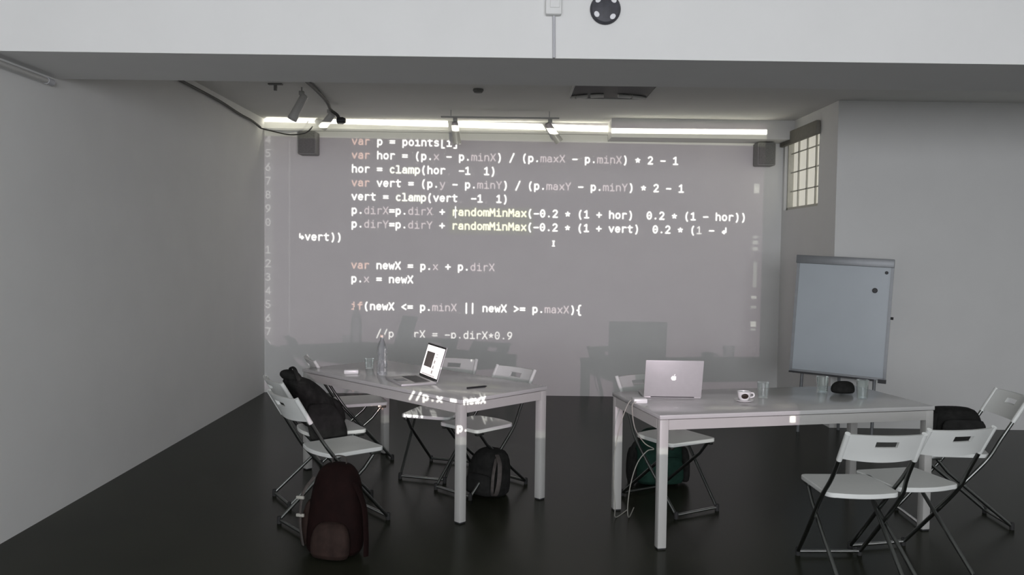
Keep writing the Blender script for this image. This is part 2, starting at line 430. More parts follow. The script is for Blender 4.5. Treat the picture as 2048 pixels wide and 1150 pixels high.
def thing(name, label, cat, loc=(0, 0, 0), rz=0.0, group=None):
    o = bpy.data.objects.new(name, None); col.objects.link(o)
    o.empty_display_size = .1
    o.location = loc; o.rotation_euler = (0, 0, rz)
    return tag(o, label, cat, group)
def struct(o, label=None, cat=None):
    o['kind'] = 'structure'
    if label: o['label'] = label
    if cat: o['category'] = cat
    return o
def copy_tree(o, parent=None):
    c = o.copy(); col.objects.link(c)
    if parent: c.parent = parent
    for ch in list(o.children): copy_tree(ch, c)
    return c

# ------------------------------------------------------------------ the room
X1, Y0 = 6.2, -4.2
struct(MB().box(ROOM_LEFT - .2, X1, Y0, ROOM_BACK + .2, -.1, 0).build('floor', M['floor'], smooth=False), 'dark grey-brown polished floor', 'floor')
struct(MB().box(ROOM_LEFT - .2, X1, BEAM_B - .02, ROOM_BACK + .2, CEIL, CEIL + .1).build('ceiling', M['ceiling'], smooth=False), 'pale grey ceiling behind the deep beam', 'ceiling')
struct(MB().box(ROOM_LEFT - .2, X1, Y0, BEAM_F + .02, 3.6, 3.7).build('ceiling_front', M['ceiling'], smooth=False), 'higher ceiling in front of the deep beam', 'ceiling')
struct(MB().box(ROOM_LEFT - .2, X1, BEAM_F, BEAM_B, BEAM_Z, 3.7).build('trim_1', M['wall'], smooth=False), 'deep white ceiling beam crossing the whole room', 'beam')
struct(MB().box(ROOM_LEFT - .2, ROOM_LEFT, Y0, ROOM_BACK + .2, 0, 3.7).build('wall_left', M['wall'], smooth=False), 'long plain white left wall', 'wall')
struct(MB().box(ROOM_LEFT, NICHE_X, ROOM_BACK, ROOM_BACK + .2, 0, CEIL).build('wall_back', M['wall'], smooth=False), 'white back wall under the projected code', 'wall')
WY0, WY1, WZ0, WZ1 = 8.20, 9.22, 2.095, 2.915
nm = MB()
nm.box(NICHE_X, NICHE_X + .3, FACE_Y + .2, ROOM_BACK + .2, 0, WZ0); nm.box(NICHE_X, NICHE_X + .3, FACE_Y + .2, ROOM_BACK + .2, WZ1, CEIL)
nm.box(NICHE_X, NICHE_X + .3, FACE_Y + .2, WY0, WZ0, WZ1); nm.box(NICHE_X, NICHE_X + .3, WY1, ROOM_BACK + .2, WZ0, WZ1)
struct(nm.build('wall_niche', M['wall'], smooth=False), 'narrow side wall of the niche holding the small window', 'wall')
struct(MB().box(NICHE_X, X1, FACE_Y, FACE_Y + .2, 0, CEIL).build('wall_right', M['wall'], smooth=False), 'white wall facing the room behind the whiteboard', 'wall')
struct(MB().box(X1, X1 + .2, Y0, FACE_Y + .2, 0, 3.7).build('wall_side', M['wall'], smooth=False), 'white wall at the far right side of the room', 'wall')
rw = MB(); rw.box(ROOM_LEFT, X1, Y0 - .2, Y0, 0, .75); rw.box(ROOM_LEFT, X1, Y0 - .2, Y0, 2.75, 3.7); rw.box(ROOM_LEFT, -2.1, Y0 - .2, Y0, .75, 2.75); rw.box(2.9, X1, Y0 - .2, Y0, .75, 2.75)
struct(rw.build('wall_rear', M['wall'], smooth=False), 'wall behind the camera with a wide window opening', 'wall')
# stepped bulkhead along the top of the back wall
struct(MB().box(1.06, NICHE_X, ROOM_BACK - .36, ROOM_BACK, 2.835, CEIL).build('trim_2', M['wall'], smooth=False), 'shallow boxed bulkhead above the right part of the back wall', 'bulkhead')
struct(MB().box(ROOM_LEFT, 1.06, ROOM_BACK - .05, ROOM_BACK, 2.905, 2.93, .004).build('trim_3', M['wall'], smooth=False), 'thin white cable trunking along the top of the back wall', 'trunking')
# window in the niche
wf = MB(); fx0, fx1 = NICHE_X + .03, NICHE_X + .09
wf.box(fx0, fx1, WY0, WY1, WZ0, WZ0 + .03); wf.box(fx0, fx1, WY0, WY1, WZ1 - .03, WZ1); wf.box(fx0, fx1, WY0, WY0 + .03, WZ0, WZ1); wf.box(fx0, fx1, WY1 - .03, WY1, WZ0, WZ1)
win = struct(wf.build('window_1', M['bars'], smooth=False), 'small high window with pale lit panes behind bars', 'window')
MB().box(NICHE_X + .09, NICHE_X + .10, WY0, WY1, WZ0, WZ1).build('pane', M['pane'], win, smooth=False)
gb = MB()
for k in range(1, 4): y = WY0 + (WY1 - WY0) * k / 4; gb.box(NICHE_X + .06, NICHE_X + .075, y - .010, y + .010, WZ0, WZ1)
for k in range(1, 4): z = WZ0 + (WZ1 - WZ0) * k / 4; gb.box(NICHE_X + .06, NICHE_X + .07, WY0, WY1, z - .006, z + .006)
gb.build('glazing_bars', M['bars'], win, smooth=False)
bl = MB().box(NICHE_X - .05, NICHE_X - .002, WY0 - .03, WY1 + .04, 2.79, 2.925, .01).build('roller_blind', M['blind'])
tag(bl, 'dark roller blind cassette above the small niche window', 'blind')

# ------------------------------------------------------------------ things on the beam and ceiling
t = thing('junction_box', 'white junction box with thin conduit on the beam face', 'junction box', (0.208, BEAM_F, 2.83))
MB().box(-.044, .038, -.045, 0, -.012, .20, .008).build('body', M['wall'], t)
MB().box(-.022, .028, -.05, -.044, .02, .075, .004).build('cover', M['wall'], t)
MB().tube([(0, -.008, -.012), (.004, -.008, -.224)], .008).build('conduit', M['trunk'], t)
t = thing('wall_speaker_disc', 'round black disc with white oval spots on the beam face', 'round fitting', (0.471, BEAM_F, 2.856))
MB().lathe([(.070, 0), (.0785, -.006), (.078, -.014), (.068, -.026), (.03, -.034), (0, -.035)], axis='y', n=40).build('disc', M['disc'], t)
for a in (45, 135, 215, 310):
    d = MB().lathe([(.0125, -.003), (.0125, .004), (.008, .006)], axis='y', n=16)
    d.xf(Matrix.Translation((.056 * math.cos(R(a)), -.031, .056 * math.sin(R(a)))) @ Matrix.Rotation(-R(a), 4, 'Y') @ Matrix.Scale(1.25, 4, (0, 0, 1)) @ Matrix.Scale(-1, 4, (0, 1, 0)))
    d.build('oval_spot', M['dotwhite'], t)
t = thing('fluorescent_tube', 'white tube lamp fixed to the left wall under the beam', 'tube lamp', (ROOM_LEFT, 4.2, 2.565))
MB().tube([(.035, -.9, 0), (.035, .70, 0)], .017, 14).build('tube', M['white'], t)
MB().tube([(.035, .68, 0), (.035, .745, 0)], .020, 14).build('end_cap', M['trunk'], t)
MB().box(0, .02, -.9, .74, -.012, .022).build('batten', M['wall'], t)
t = thing('ceiling_vent', 'square black ceiling vent with curved white vanes behind the beam', 'vent', (0.878, 7.395, CEIL))
MB().box(-.345, .345, -.345, .345, -.012, 0).build('panel', M['vent'], t, smooth=False)
fr = MB(); fr.box(-.36, .36, -.36, -.345, -.02, 0); fr.box(-.36, .36, .345, .36, -.016, 0); fr.box(-.36, -.345, -.345, .345, -.016, 0); fr.box(.345, .36, -.345, .345, -.016, 0)
fr.build('frame', M['ceiling'], t, smooth=False)
for a0, a1 in ((-60, -52), (-49, -32), (-27, -9), (10, 28), (31, 58)):
    pts = []
    for i in range(9):
        a = R(a0 + (a1 - a0) * i / 8)
        pts.append((.385 * math.sin(a), .125 + .26 * (1 - math.cos(a)), -.026))
    MB().tube(pts, .017, 8).build('vane', M['vane'], t)
o = tag(MB().lathe([(.045, 0), (.048, -.012), (.036, -.03), (0, -.032)], n=20).build('smoke_detector', M['grille']), 'small dark detector on the ceiling just behind the beam', 'detector'); o.location = (-.30, 7.43, CEIL)
k = MB(); k.box(-.06, .06, -.02, .02, -.012, 0); k.box(-.012, .012, -.012, .012, -.06, -.01)
o = tag(k.build('ceiling_bracket', M['speaker']), 'small dark bracket on the ceiling left of the grey spot light', 'bracket'); o.location = (-2.05, 7.30, CEIL)
# tracks and spots
t = thing('lighting_track', 'thin dark lighting track hanging above the projected strip', 'lighting track', (-.12, 8.55, 2.965))
MB().box(-.60, .60, -.017, .017, -.007, .007, .002).build('rail', M['spot'], t)
for x in (-.5, .5): MB().tube([(x, 0, .01), (x, 0, CEIL - 2.965)], .004).build('hanger', M['spot'], t)
def track_light(loc, head_dir, label, arm=.06, length=.17, hang=None):
    t = thing('track_light', label, 'spot light', loc, 0, 'spot lights near the back wall')
    d = Vector(head_dir).normalized()
    if hang: MB().tube([(0, 0, hang), (0, 0, 0)], .007).build('stem', M['spot'], t)
    MB().box(-.022, .022, -.02, .02, -.035, 0, .004).build('adapter', M['spot'], t)
    a = Vector((0, 0, -.035)); b = a + Vector((0, 0, -arm))
    MB().tube([a, b], .009).build('arm', M['steel'], t)
    h = MB().lathe([(.02, -.06), (.034, -.05), (.036, -.01), (.040, length - .05), (.043, length - .03), (.043, length), (.036, length), (.034, length - .02)], n=24)
    h.xf(Matrix.Translation(b) @ d.to_track_quat('Z', 'Y').to_matrix().to_4x4())
    hd = h.build('head', M['white'], t)
    l2 = MB().lathe([(.033, length - .028), (.0335, length - .022)], n=20)
    l2.xf(Matrix.Translation(b) @ d.to_track_quat('Z', 'Y').to_matrix().to_4x4()); l2.build('lens', M['bezel'], hd)
    return t
track_light((-.575, 8.55, 2.953), (.12, .15, -1), 'small spot light pointing straight down from the track above the first code line')
track_light((.388, 8.55, 2.953), (.55, .2, -.75), 'spot light tilted to the right at the right end of the track', .05)
track_light((-1.82, 8.40, 3.0), (-.55, .3, -.62), 'spot light with dark connector near the left end of the projected strip', .05, .13, CEIL - 3.0)
track_light((-1.86, 7.45, 3.0), (-.35, -.2, -.8), 'grey spot light hanging beside the thick cable under the beam edge', .05, .19, CEIL - 3.0)
cb = MB().tube(smooth_path([(-1.73, 7.0, 3.018), (-1.735, 7.5, 3.015), (-1.755, 8.0, 3.0), (-1.78, 8.28, 2.975), (-1.735, 8.35, 2.94), (-1.715, 8.36, 2.90)]), .016, 10).build('thick_cable', M['cable'])
tag(cb, 'thick black cable running along the ceiling down to a spot light', 'cable')
pg = MB().lathe([(.02, -.04), (.034, -.03), (.036, .02), (.022, .05)], (-1.70, 8.36, 2.885), axis='x').build('connector', M['black'], cb)
cb = MB().tube(smooth_path([(ROOM_LEFT + .03, 6.4, 2.965), (ROOM_LEFT + .03, 7.2, 2.965), (ROOM_LEFT + .03, 7.8, 2.96), (ROOM_LEFT + .03, 8.35, 2.935), (ROOM_LEFT + .03, 8.75, 2.93), (ROOM_LEFT + .04, 9.0, 2.90)]), .013, 8).build('wall_cable', M['cable'])
tag(cb, 'dark cable running along the top of the left wall', 'cable')
cb = MB().tube(smooth_path([(ROOM_LEFT + .035, 9.02, 2.895), (-2.55, 8.95, 2.855), (-2.33, 8.8, 2.80), (-2.15, 8.65, 2.79), (-2.05, 8.5, 2.80), (-1.975, 8.36, 2.83)]), .007, 8).build('sagging_cable', M['cable'])
tag(cb, 'thin dark cable sagging from the left wall to the spot light', 'cable')
def loudspeaker(loc, label):
    t = thing('wall_loudspeaker', label, 'speaker', loc, 0, 'speakers on the back wall')
    MB().box(-.10, .10, -.20, -.02, -.125, .125, .015).build('cabinet', M['speaker'], t)
    MB().box(-.085, .085, -.207, -.199, -.11, .11, .006).build('grille', M['grille'], t)
    MB().box(-.03, .03, -.03, 0, -.04, .04).build('bracket', M['black'], t)
loudspeaker((-2.215, ROOM_BACK, 2.755), 'grey wall speaker at the top left of the projected code')
loudspeaker((2.765, ROOM_BACK, 2.70), 'grey wall speaker at the top right beside the niche window')

# ------------------------------------------------------------------ tables
TL, TW, TH = 1.72, 0.756, 0.74
def table(name, loc, rz, label):
    """origin at the corner of the footprint; long side along +x, short side along +y"""
    t = thing(name, label, 'table', (loc[0], loc[1], 0), rz, 'white tables')
    MB().box(0, TL, 0, TW, TH - .024, TH, .003).build('tabletop', M['tabletop'], t)
    f = MB(); a, b, z0, z1 = .004, .05, TH - .082, TH - .027
    f.box(a + .05, TL - a - .05, a, a + .028, z0, z1); f.box(a + .05, TL - a - .05, TW - a - .028, TW - a, z0, z1)
    f.box(a, a + .028, a + .05, TW - a - .05, z0, z1); f.box(TL - a - .028, TL - a, a + .05, TW - a - .05, z0, z1)
    f.build('apron', M['white'], t, smooth=False)
    for x in (a, TL - a - .05):
        for y in (a, TW - a - .05):
            g = MB().box(x, x + .05, y, y + .05, .008, TH - .026, .004).build('leg', M['white'], t)
            MB().box(x + .003, x + .047, y + .003, y + .047, 0, .009).build('foot_pad', M['black'], g)
    return t
a1 = 45.49
A = Vector((-.2917, 4.8596)); s1 = Vector((math.cos(R(a1)), math.sin(R(a1)))); n1 = Vector((-s1.y, s1.x))
B1 = A + s1 * TW
table('work_table', (A.x + n1.x * 1.70, A.y + n1.y * 1.70), R(a1 - 90), 'white table with the lit open laptop and water bottle')
table('work_table', (.8177, 4.46), R(12.81), 'white table with the grey laptop seen from behind and drinking glasses')

# ------------------------------------------------------------------ folding chairs
def rounded_seat(w, d, r_front, bulge, n=8):
    """outline; front at +y, rear edge bulging toward -y"""
    p = []
    for i in range(n + 1): a = R(90 - 90 * (1 - i / n)); p.append((w / 2 - r_front + r_front * math.sin(R(90 * i / n)), d / 2 - r_front + r_front * math.cos(R(90 * i / n))))
    rr = .05
    for i in range(n + 1): p.append((w / 2 - rr + rr * math.cos(R(90 * i / n)), -d / 2 + rr - rr * math.sin(R(90 * i / n))))
    for i in range(1, n): x = (w / 2 - rr) * (1 - 2 * i / n); p.append((x, -d / 2 - bulge * (1 - (2 * x / (w - 2 * rr)) ** 2)))
    for i in range(n + 1): p.append((-w / 2 + rr - rr * math.sin(R(90 * i / n)), -d / 2 + rr - rr * math.cos(R(90 * i / n))))
    for i in range(n + 1): p.append((-w / 2 + r_front - r_front * math.cos(R(90 * i / n)), d / 2 - r_front + r_front * math.sin(R(90 * i / n))))
    return p
def make_chair():
    t = thing('folding_chair', '', 'chair')
    MB().prism(rounded_seat(.37, .36, .03, .022), .428, .452).build('seat', M['chair'], t, bevel=.004)
    # backrest: curved panel with a hand slot
    b = MB(); nx, nz = 20, 6
    xs = [-.178 + .356 * i / nx for i in range(nx + 1)]; zs = [.655, .678, .70, .725, .755, .774, .788]
    def pos(x, z, off): 
        y = -.298 - (z - .655) * .60 - .034 * (1 - (x / .178) ** 2) + off
        zz = z + (.0 if z > .67 else -.010 * (1 - (x / .178) ** 2))
        return b.bm.verts.new((x, y, zz))
    F = [[pos(x, z, .009) for x in xs] for z in zs]; K = [[pos(x, z, -.009) for x in xs] for z in zs]
    hole = lambda i, j: 7 <= i < 13 and j == 3
    for j in range(len(zs) - 1):
        for i in range(nx):
            if hole(i, j): continue
            b.bm.faces.new((F[j][i], F[j][i + 1], F[j + 1][i + 1], F[j + 1][i])); b.bm.faces.new((K[j][i], K[j + 1][i], K[j + 1][i + 1], K[j][i + 1]))
            for di, dj, e in ((-1, 0, (0, 0, 0, 1)), (1, 0, (1, 0, 1, 1)), (0, -1, (0, 0, 1, 0)), (0, 1, (0, 1, 1, 1))):
                ii, jj = i + di, j + dj
                if ii < 0 or jj < 0 or ii >= nx or jj >= len(zs) - 1 or hole(ii, jj):
                    p, q = (i + e[0], j + e[1]), (i + e[2], j + e[3])
                    b.bm.faces.new((F[p[1]][p[0]], F[q[1]][q[0]], K[q[1]][q[0]], K[p[1]][p[0]]))
    b.build('backrest', M['chair'], t)
    for s in (-1, 1):
        e = MB(); pr = []
        e.tube([(s * .181, -.379, .790), (s * .181, -.291, .644)], .0135, 12, flat=1.0)
        e.build('end_cap', M['chair'], t)
        g = MB().tube(smooth_path([(s * .181, -.300, .66), (s * .184, -.225, .54), (s * .198, -.165, .45), (s * .198, -.10, .37), (s * .183, .06, .19), (s * .168, .215, .022)], 4), .0105, 10)
        lg = g.build('leg', M['chrome'], t)
        MB().lathe([(.013, -.02), (.014, 0), (.012, .022)], (s * .168, .217, .02), 12).build('rubber_foot', M['rubber'], lg)
        g = MB().tube([(s * .160, .135, .425), (s * .160, .06, .335), (s * .160, -.32, .022)], .0105, 10)
        lg = g.build('leg', M['chrome'], t)
        MB().lathe([(.013, -.02), (.014, 0), (.012, .022)], (s * .160, -.322, .02), 12).build('rubber_foot', M['rubber'], lg)
        MB().box(s * .160 - .012, s * .160 + .012, .10, .165, .408, .43, .003).build('hinge', M['chrome'], t)
    MB().tube([(-.168, .215, .022), (.168, .215, .022)], .0095).build('foot_bar', M['steel'], t)
    MB().tube([(-.160, -.32, .022), (.160, -.32, .022)], .0095).build('foot_bar', M['chrome'], t)
    return t
def face(fx, fy): return math.atan2(fy, fx) - math.pi / 2
CH = [
 (-.985, 4.92, face(.77, .64), 'white folding chair nearest on the left, beside the maroon backpack'),
 (-1.160, 5.42, face(.85, .53), 'white folding chair holding the big black backpack'),
 (-1.15, 6.42, face(.92, .39), 'white folding chair behind the black backpack, at the far left table end'),
 (-.53, 5.98, face(-.30, -.95), 'white folding chair under the middle of the laptop table, code falling on its seat edge'),
 (-.21, 5.61, face(-.69, -.72), 'white folding chair with backrest rising behind the right end of the laptop table'),
 (1.065, 5.28, face(.50, -.86), 'white folding chair behind the grey laptop, above the green backpack'),
 (1.742, 4.21, face(-.03, 1.0), 'white folding chair nearest on the right, slotted backrest toward the viewer'),
 (2.10, 4.345, face(-.22, .975), 'white folding chair overlapping the right side of the nearest right chair'),
 (2.685, 5.06, face(-1.0, .06), 'white folding chair at the right picture edge with a dark bag on its seat'),
]
chair0 = make_chair()
for i, (x, y, rz, lab) in enumerate(CH):
    c = chair0 if i == 0 else copy_tree(chair0)
    c.location = (x, y, 0); c.rotation_euler = (0, 0, rz); c['label'] = lab; c['group'] = 'white folding chairs'

# ------------------------------------------------------------------ laptops
def laptop(loc, rz, tilt, label, lit):
    """hinge along x at the origin, base toward -y (the user's side), lid rising and leaning toward +y"""
    t = thing('laptop', label, 'laptop', loc, rz)
    W, Dp = .345, .24
    base = MB().box(-W / 2, W / 2, -Dp, 0, 0, .015, .005).build('base', M['alu'], t)
    kb = MB()
    for r_ in range(5):
        for c_ in range(13):
            kb.box(-.140 + c_ * .0217, -.140 + c_ * .0217 + .0185, -.03 - r_ * .0215 - .0185, -.03 - r_ * .0215, .0145, .0165)
    kb.build('keyboard', M['keys'], base, smooth=False)
    MB().box(-.05, .05, -.225, -.155, .0145, .0156, .002).build('trackpad', M['boardframe'], base)
    MB().tube([(-.13, 0, .013), (.13, 0, .013)], .007).build('hinge', M['black'], t)
    rot = Matrix.Translation((0, 0, .013)) @ Matrix.Rotation(-R(tilt), 4, 'X')
    lid = MB().box(-W / 2, W / 2, 0, .008, 0, .235, .0035).xf(rot).build('lid', M['alu'], t)
    MB().box(-W / 2 + .003, W / 2 - .003, -.0012, .0002, .004, .231).xf(rot).build('bezel', M['bezel'], lid, smooth=False)
    if lit:
        sc = MB(); y0 = -.0020
        sc.box(-W / 2 + .012, W / 2 - .012, y0, -.0011, .018, .220)
        sc.slot = 1; sc.box(-.135, .010, y0 - .0006, y0 + .0001, .075, .178)
        sc.slot = 2
        for k in range(3): sc.box(.030, .055, y0 - .0006, y0 + .0001, .040 + k * .034, .062 + k * .034)
        for k in range(2): sc.box(.035, .075, y0 - .0006, y0 + .0001, .150 + k * .02, .154 + k * .02)
        for k in range(9): sc.box(-.12 + k * .026, -.102 + k * .026, y0 - .0006, y0 + .0001, .021, .030)
        sc.xf(rot).build('screen', [M['page'], M['pic'], M['thumb']], lid, smooth=False)
    # fruit emblem on the outside of the lid
    k = MB(); s_ = .0165; pr = []
    for i in range(40):
        a = R(90 + 360 * i / 40); r_ = 1 + .10 * math.cos(2 * (a - R(45)) * 2) * 0 
        x, z = math.cos(a), math.sin(a)
        z *= .95; 
        if abs(x) < .42: z += (-.14 if z > 0 else .10) * (1 - (abs(x) / .42) ** 2)
        if z < 0: x *= 1 - .22 * (-z)
        d2 = math.hypot(x - 1.12, z - .12)
        if d2 < .42: x = 1.12 + (x - 1.12) * 0 - math.sqrt(max(0, .42 ** 2 - (z - .12) ** 2))
        pr.append((x * s_, z * s_))
    k.prism(pr, 0, .0006)
    leaf = [(.02 * s_, 1.05 * s_), (.10 * s_, 1.35 * s_), (.42 * s_, 1.62 * s_), (.40 * s_, 1.32 * s_), (.22 * s_, 1.10 * s_)]
    k.prism(leaf, 0, .0006)
    k.xf(rot @ Matrix.Translation((0, .0081, .122)) @ Matrix.Rotation(R(90), 4, 'X') @ Matrix.Scale(-1, 4, (1, 0, 0)) @ Matrix.Translation((0, 0, -.0006)))
    k.build('fruit_logo', M['logo'], lid, smooth=False)
    return t
H1 = Vector((-.62, 5.72)); H2 = Vector((-.466, 5.40)); c1 = (H1 + H2) / 2
# user side is to the left: local -y must point to (-.9,-.43)
laptop((c1.x, c1.y, TH), math.atan2(-.32, .154), 17, 'open laptop with glowing white screen on the left table', True)
bpy.context.view_layer.update()
laptop((.985, 4.985, TH), R(180 - 1), 15, 'grey laptop seen from behind with glowing fruit logo on its lid', False)

# ------------------------------------------------------------------ things on the tables
def put(name, label, cat, x, y, group=None, rz=0): return thing(name, label, cat, (x, y, TH), rz, group)
t = put('water_bottle', 'tall clear plastic water bottle left of the lit laptop', 'bottle', -.875, 5.74)
MB().lathe([(.0, .002), (.030, 0), (.037, .008), (.037, .05), (.034, .06), (.037, .07), (.037, .13), (.034, .14), (.037, .15), (.036, .19), (.028, .225), (.014, .252), (.0135, .27), (.0125, .27), (.013, .252), (.027, .224), (.035, .19), (.0355, .15), (.0355, .01), (.0, .006)], caps=False).build('bottle_body', M['pet'], t)
MB().lathe([(.0, .268), (.0155, .268), (.0155, .288), (.0, .289)], caps=False).build('cap', M['white'], t)
def tumbler(x, y, h, r, label):
    t = tag(MB().lathe([(.0, .001), (r * .82, 0), (r, h), (r - .0025, h), (r * .80, .008), (.0, .008)], caps=False).build('drinking_glass', M['glass']), label, 'glass', 'drinking glasses on the tables')
    t.location = (x, y, TH); return t
tumbler(1.55, 5.05, .095, .036, 'tall clear glass standing right of the white cup on the right table')
tumbler(1.99, 5.26, .105, .038, 'clear glass left of the dark pouch on the right table')
tumbler(2.165, 5.07, .115, .036, 'clear glass in front of the dark pouch, nearest the right table end')
tumbler(-1.02, 6.08, .075, .036, 'low clear glass at the far left end of the left table')
t = put('espresso_cup', 'small white cup with a dark oval on its side, on a white saucer', 'cup', 1.395, 4.91)
MB().lathe([(.0, .004), (.038, .002), (.056, .012), (.057, .014), (.036, .007), (.0, .008)], caps=False).build('saucer', M['porcelain'], t)
MB().lathe([(.0, .010), (.024, .009), (.036, .03), (.040, .062), (.0375, .062), (.033, .03), (.0, .016)], caps=False).build('cup_body', M['porcelain'], t)
MB().lathe([(.0, .050), (.0372, .050)], caps=False).build('coffee', M['coffee'], t)
MB().tube(smooth_path([(.037, 0, .052), (.056, 0, .05), (.058, 0, .032), (.036, 0, .025)]), .0045).build('handle', M['porcelain'], t)
MB().lathe([(.016, 0), (.0, .0015)], caps=False, axis='y').xf(Matrix.Translation((-.005, -.0395, .038)) @ Matrix.Scale(1.3, 4, (1, 0, 0)) @ Matrix.Rotation(R(12), 4, 'X') @ Matrix.Scale(-1, 4, (0, 1, 0))).build('dark_emblem', M['coffee'], t)
o = tag(MB().box(-.04, .04, -.04, .04, 0, .028, .006).build('power_adapter', M['porcelain']), 'small white power adapter at the left of the grey laptop', 'adapter'); o.location = (.765, 4.84, TH); o.rotation_euler[2] = R(3)
o = tag(MB().box(-.05, .05, -.035, .035, 0, .028, .005).build('small_box', M['porcelain']), 'small flat white box lying left of the water bottle', 'box'); o.location = (-1.105, 5.84, TH); o.rotation_euler[2] = R(8)
pen = MB(); pen.tube([(-.075, 0, .006), (.06, 0, .006), (.075, 0, .006)], [.006, .006, .002], 10)
o = tag(pen.build('pen', M['black']), 'dark pen lying right of the lit laptop', 'pen'); o.location = (-.20, 5.28, TH); o.rotation_euler[2] = R(35)
p = MB().blob([(0, 0, 0, .06, .035), (0, 0, .008, .075, .045), (0, 0, .04, .074, .045), (.004, 0, .066, .060, .034), (.006, 0, .078, .030, .016)], n=20)
o = tag(p.build('pouch', M['fabric'], sub=1), 'dark rounded pouch between two glasses on the right table', 'pouch'); o.location = (2.12, 5.26, TH)
cb = MB().tube(smooth_path([(.80, 4.885, TH + .008), (.735, 4.87, TH + .012), (.70, 4.865, TH - .02), (.655, 4.87, .58), (.628, 4.88, .40), (.630, 4.89, .25), (.645, 4.92, .10), (.66, 5.0, .008), (.75, 5.15, .007)]), .003, 8).build('power_cable', M['whitecable'])
tag(cb, 'thin pale cable hanging outside the back left leg of the right table', 'cable')
cb = MB().tube(smooth_path([(.74, 4.80, TH + .010), (.715, 4.78, TH - .01), (.735, 4.80, .60), (.80, 4.85, .50), (.86, 4.87, .46), (.82, 4.86, .45), (.765, 4.86, .38), (.73, 4.88, .25), (.72, 4.92, .10), (.74, 5.0, .008), (.80, 5.2, .007)]), .003, 8).build('power_cable', M['whitecable'])
tag(cb, 'thin pale cable looping under the left end of the right table', 'cable')

# ------------------------------------------------------------------ bags
def strap(pts, w, parent, m, name='strap'):
    MB().tube(smooth_path(pts), w, 8, flat=.25).build(name, m, parent)
# black backpack on the second left chair: local x = across the seat, y = chair forward
t = thing('backpack', 'large black backpack leaning on the second left chair', 'backpack', (-1.225, 5.385, .453), face(.80, .60))
MB().blob([(0, .01, .0, .16, .07), (0, .01, .015, .19, .10), (0, -.01, .08, .205, .115), (.0, -.05, .18, .205, .11), (-.01, -.10, .26, .19, .10), (-.01, -.14, .31, .15, .085), (-.01, -.16, .34, .09, .06)], n=24).build('main_body', M['fabric'], t, sub=1)
MB().blob([(.0, .09, .03, .13, .035), (0, .10, .05, .15, .05), (0, .075, .16, .145, .05), (0, .045, .20, .11, .035)], n=20).build('front_pocket', M['fabric_soft'], t, sub=1)
MB().blob([(-.03, -.16, .31, .10, .05), (-.05, -.18, .345, .11, .06), (-.05, -.185, .375, .08, .045), (-.05, -.185, .385, .03, .02)], n=16).build('top_flap', M['fabric'], t, sub=1)
MB().blob([(.215, -.03, -.055, .022, .10), (.22, -.03, -.03, .03, .13), (.215, -.045, .06, .034, .13), (.20, -.07, .16, .03, .10), (.18, -.09, .20, .02, .06)], n=18).build('side_pocket', M['fabric_soft'], t, sub=1)
strap([(-.17, -.13, .27), (-.24, -.10, .20), (-.245, -.03, .08), (-.19, .0, .02)], .02, t, M['fabric_soft'])
strap([(.08, -.17, .32), (.05, -.19, .40), (-.02, -.19, .40), (-.05, -.17, .33)], .012, t, M['fabric_soft'], 'carry_handle')
# maroon backpack on the floor in front of the nearest left chair
t = thing('backpack', 'dark maroon backpack with brown front pocket on the floor', 'backpack', (-.92, 4.36, 0), R(-14))
bag_root = t
MB().blob([(0, .02, .0, .15, .08), (0, .02, .015, .175, .10), (0, .03, .10, .18, .105), (0, .05, .24, .165, .095), (-.005, .07, .34, .14, .08), (-.01, .085, .385, .10, .055), (-.01, .09, .40, .05, .03)], n=24).build('main_body', M['maroon'], t, sub=1)
MB().blob([(.03, -.085, .005, .10, .03), (.03, -.09, .02, .125, .05), (.03, -.085, .10, .125, .05), (.03, -.07, .15, .10, .035), (.03, -.06, .165, .05, .02)], n=20).build('front_pocket', M['brown'], t, sub=1)
MB().blob([(-.17, .02, .03, .03, .06), (-.18, .02, .06, .035, .07), (-.165, .03, .20, .03, .06), (-.15, .04, .24, .02, .04)], n=16).build('side_pocket', M['brown'], t, sub=1)
strap([(-.11, -.02, .35), (-.155, -.075, .28), (-.165, -.085, .16), (-.155, -.07, .05)], .02, t, M['greyfab'])
for z in (.27, .19): MB().box(-.185, -.135, -.098, -.085, z - .007, z + .007, .003).build('buckle', M['whitecable'], t)
strap([(.13, .02, .33), (.21, -.02, .24), (.235, -.04, .12), (.24, -.05, .02)], .018, t, M['maroon'])
strap([(-.05, .09, .39), (-.04, .09, .425), (.03, .09, .425), (.04, .09, .39)], .010, t, M['greyfab'], 'carry_handle')
bag_root.scale = (.88, 1, 1.17)
# black backpack on the floor under the right chair of the left table
t = thing('backpack', 'black backpack on the floor under the right chair of the laptop table', 'backpack', (-.125, 5.50, 0), face(-.607, -.795) + math.pi)
MB().blob([(0, 0, 0, .12, .08), (0, 0, .012, .145, .10), (0, 0, .08, .150, .11), (.0, .01, .20, .148, .10), (.01, .02, .27, .12, .08), (.01, .025, .305, .07, .045)], n=24).build('main_body', M['fabric'], t, sub=1)
MB().blob([(0, -.09, .01, .10, .03), (0, -.10, .03, .12, .04), (0, -.10, .13, .11, .035), (0, -.09, .155, .07, .02)], n=18).build('front_pocket', M['fabric_soft'], t, sub=1)
strap([(.10, -.04, .28), (.17, -.10, .24), (.19, -.13, .14), (.16, -.12, .05), (.12, -.10, .03)], .014, t, M['greyfab'])
strap([(.11, -.06, .26), (.15, -.14, .18), (.15, -.15, .08), (.12, -.11, .03)], .010, t, M['greyfab'])
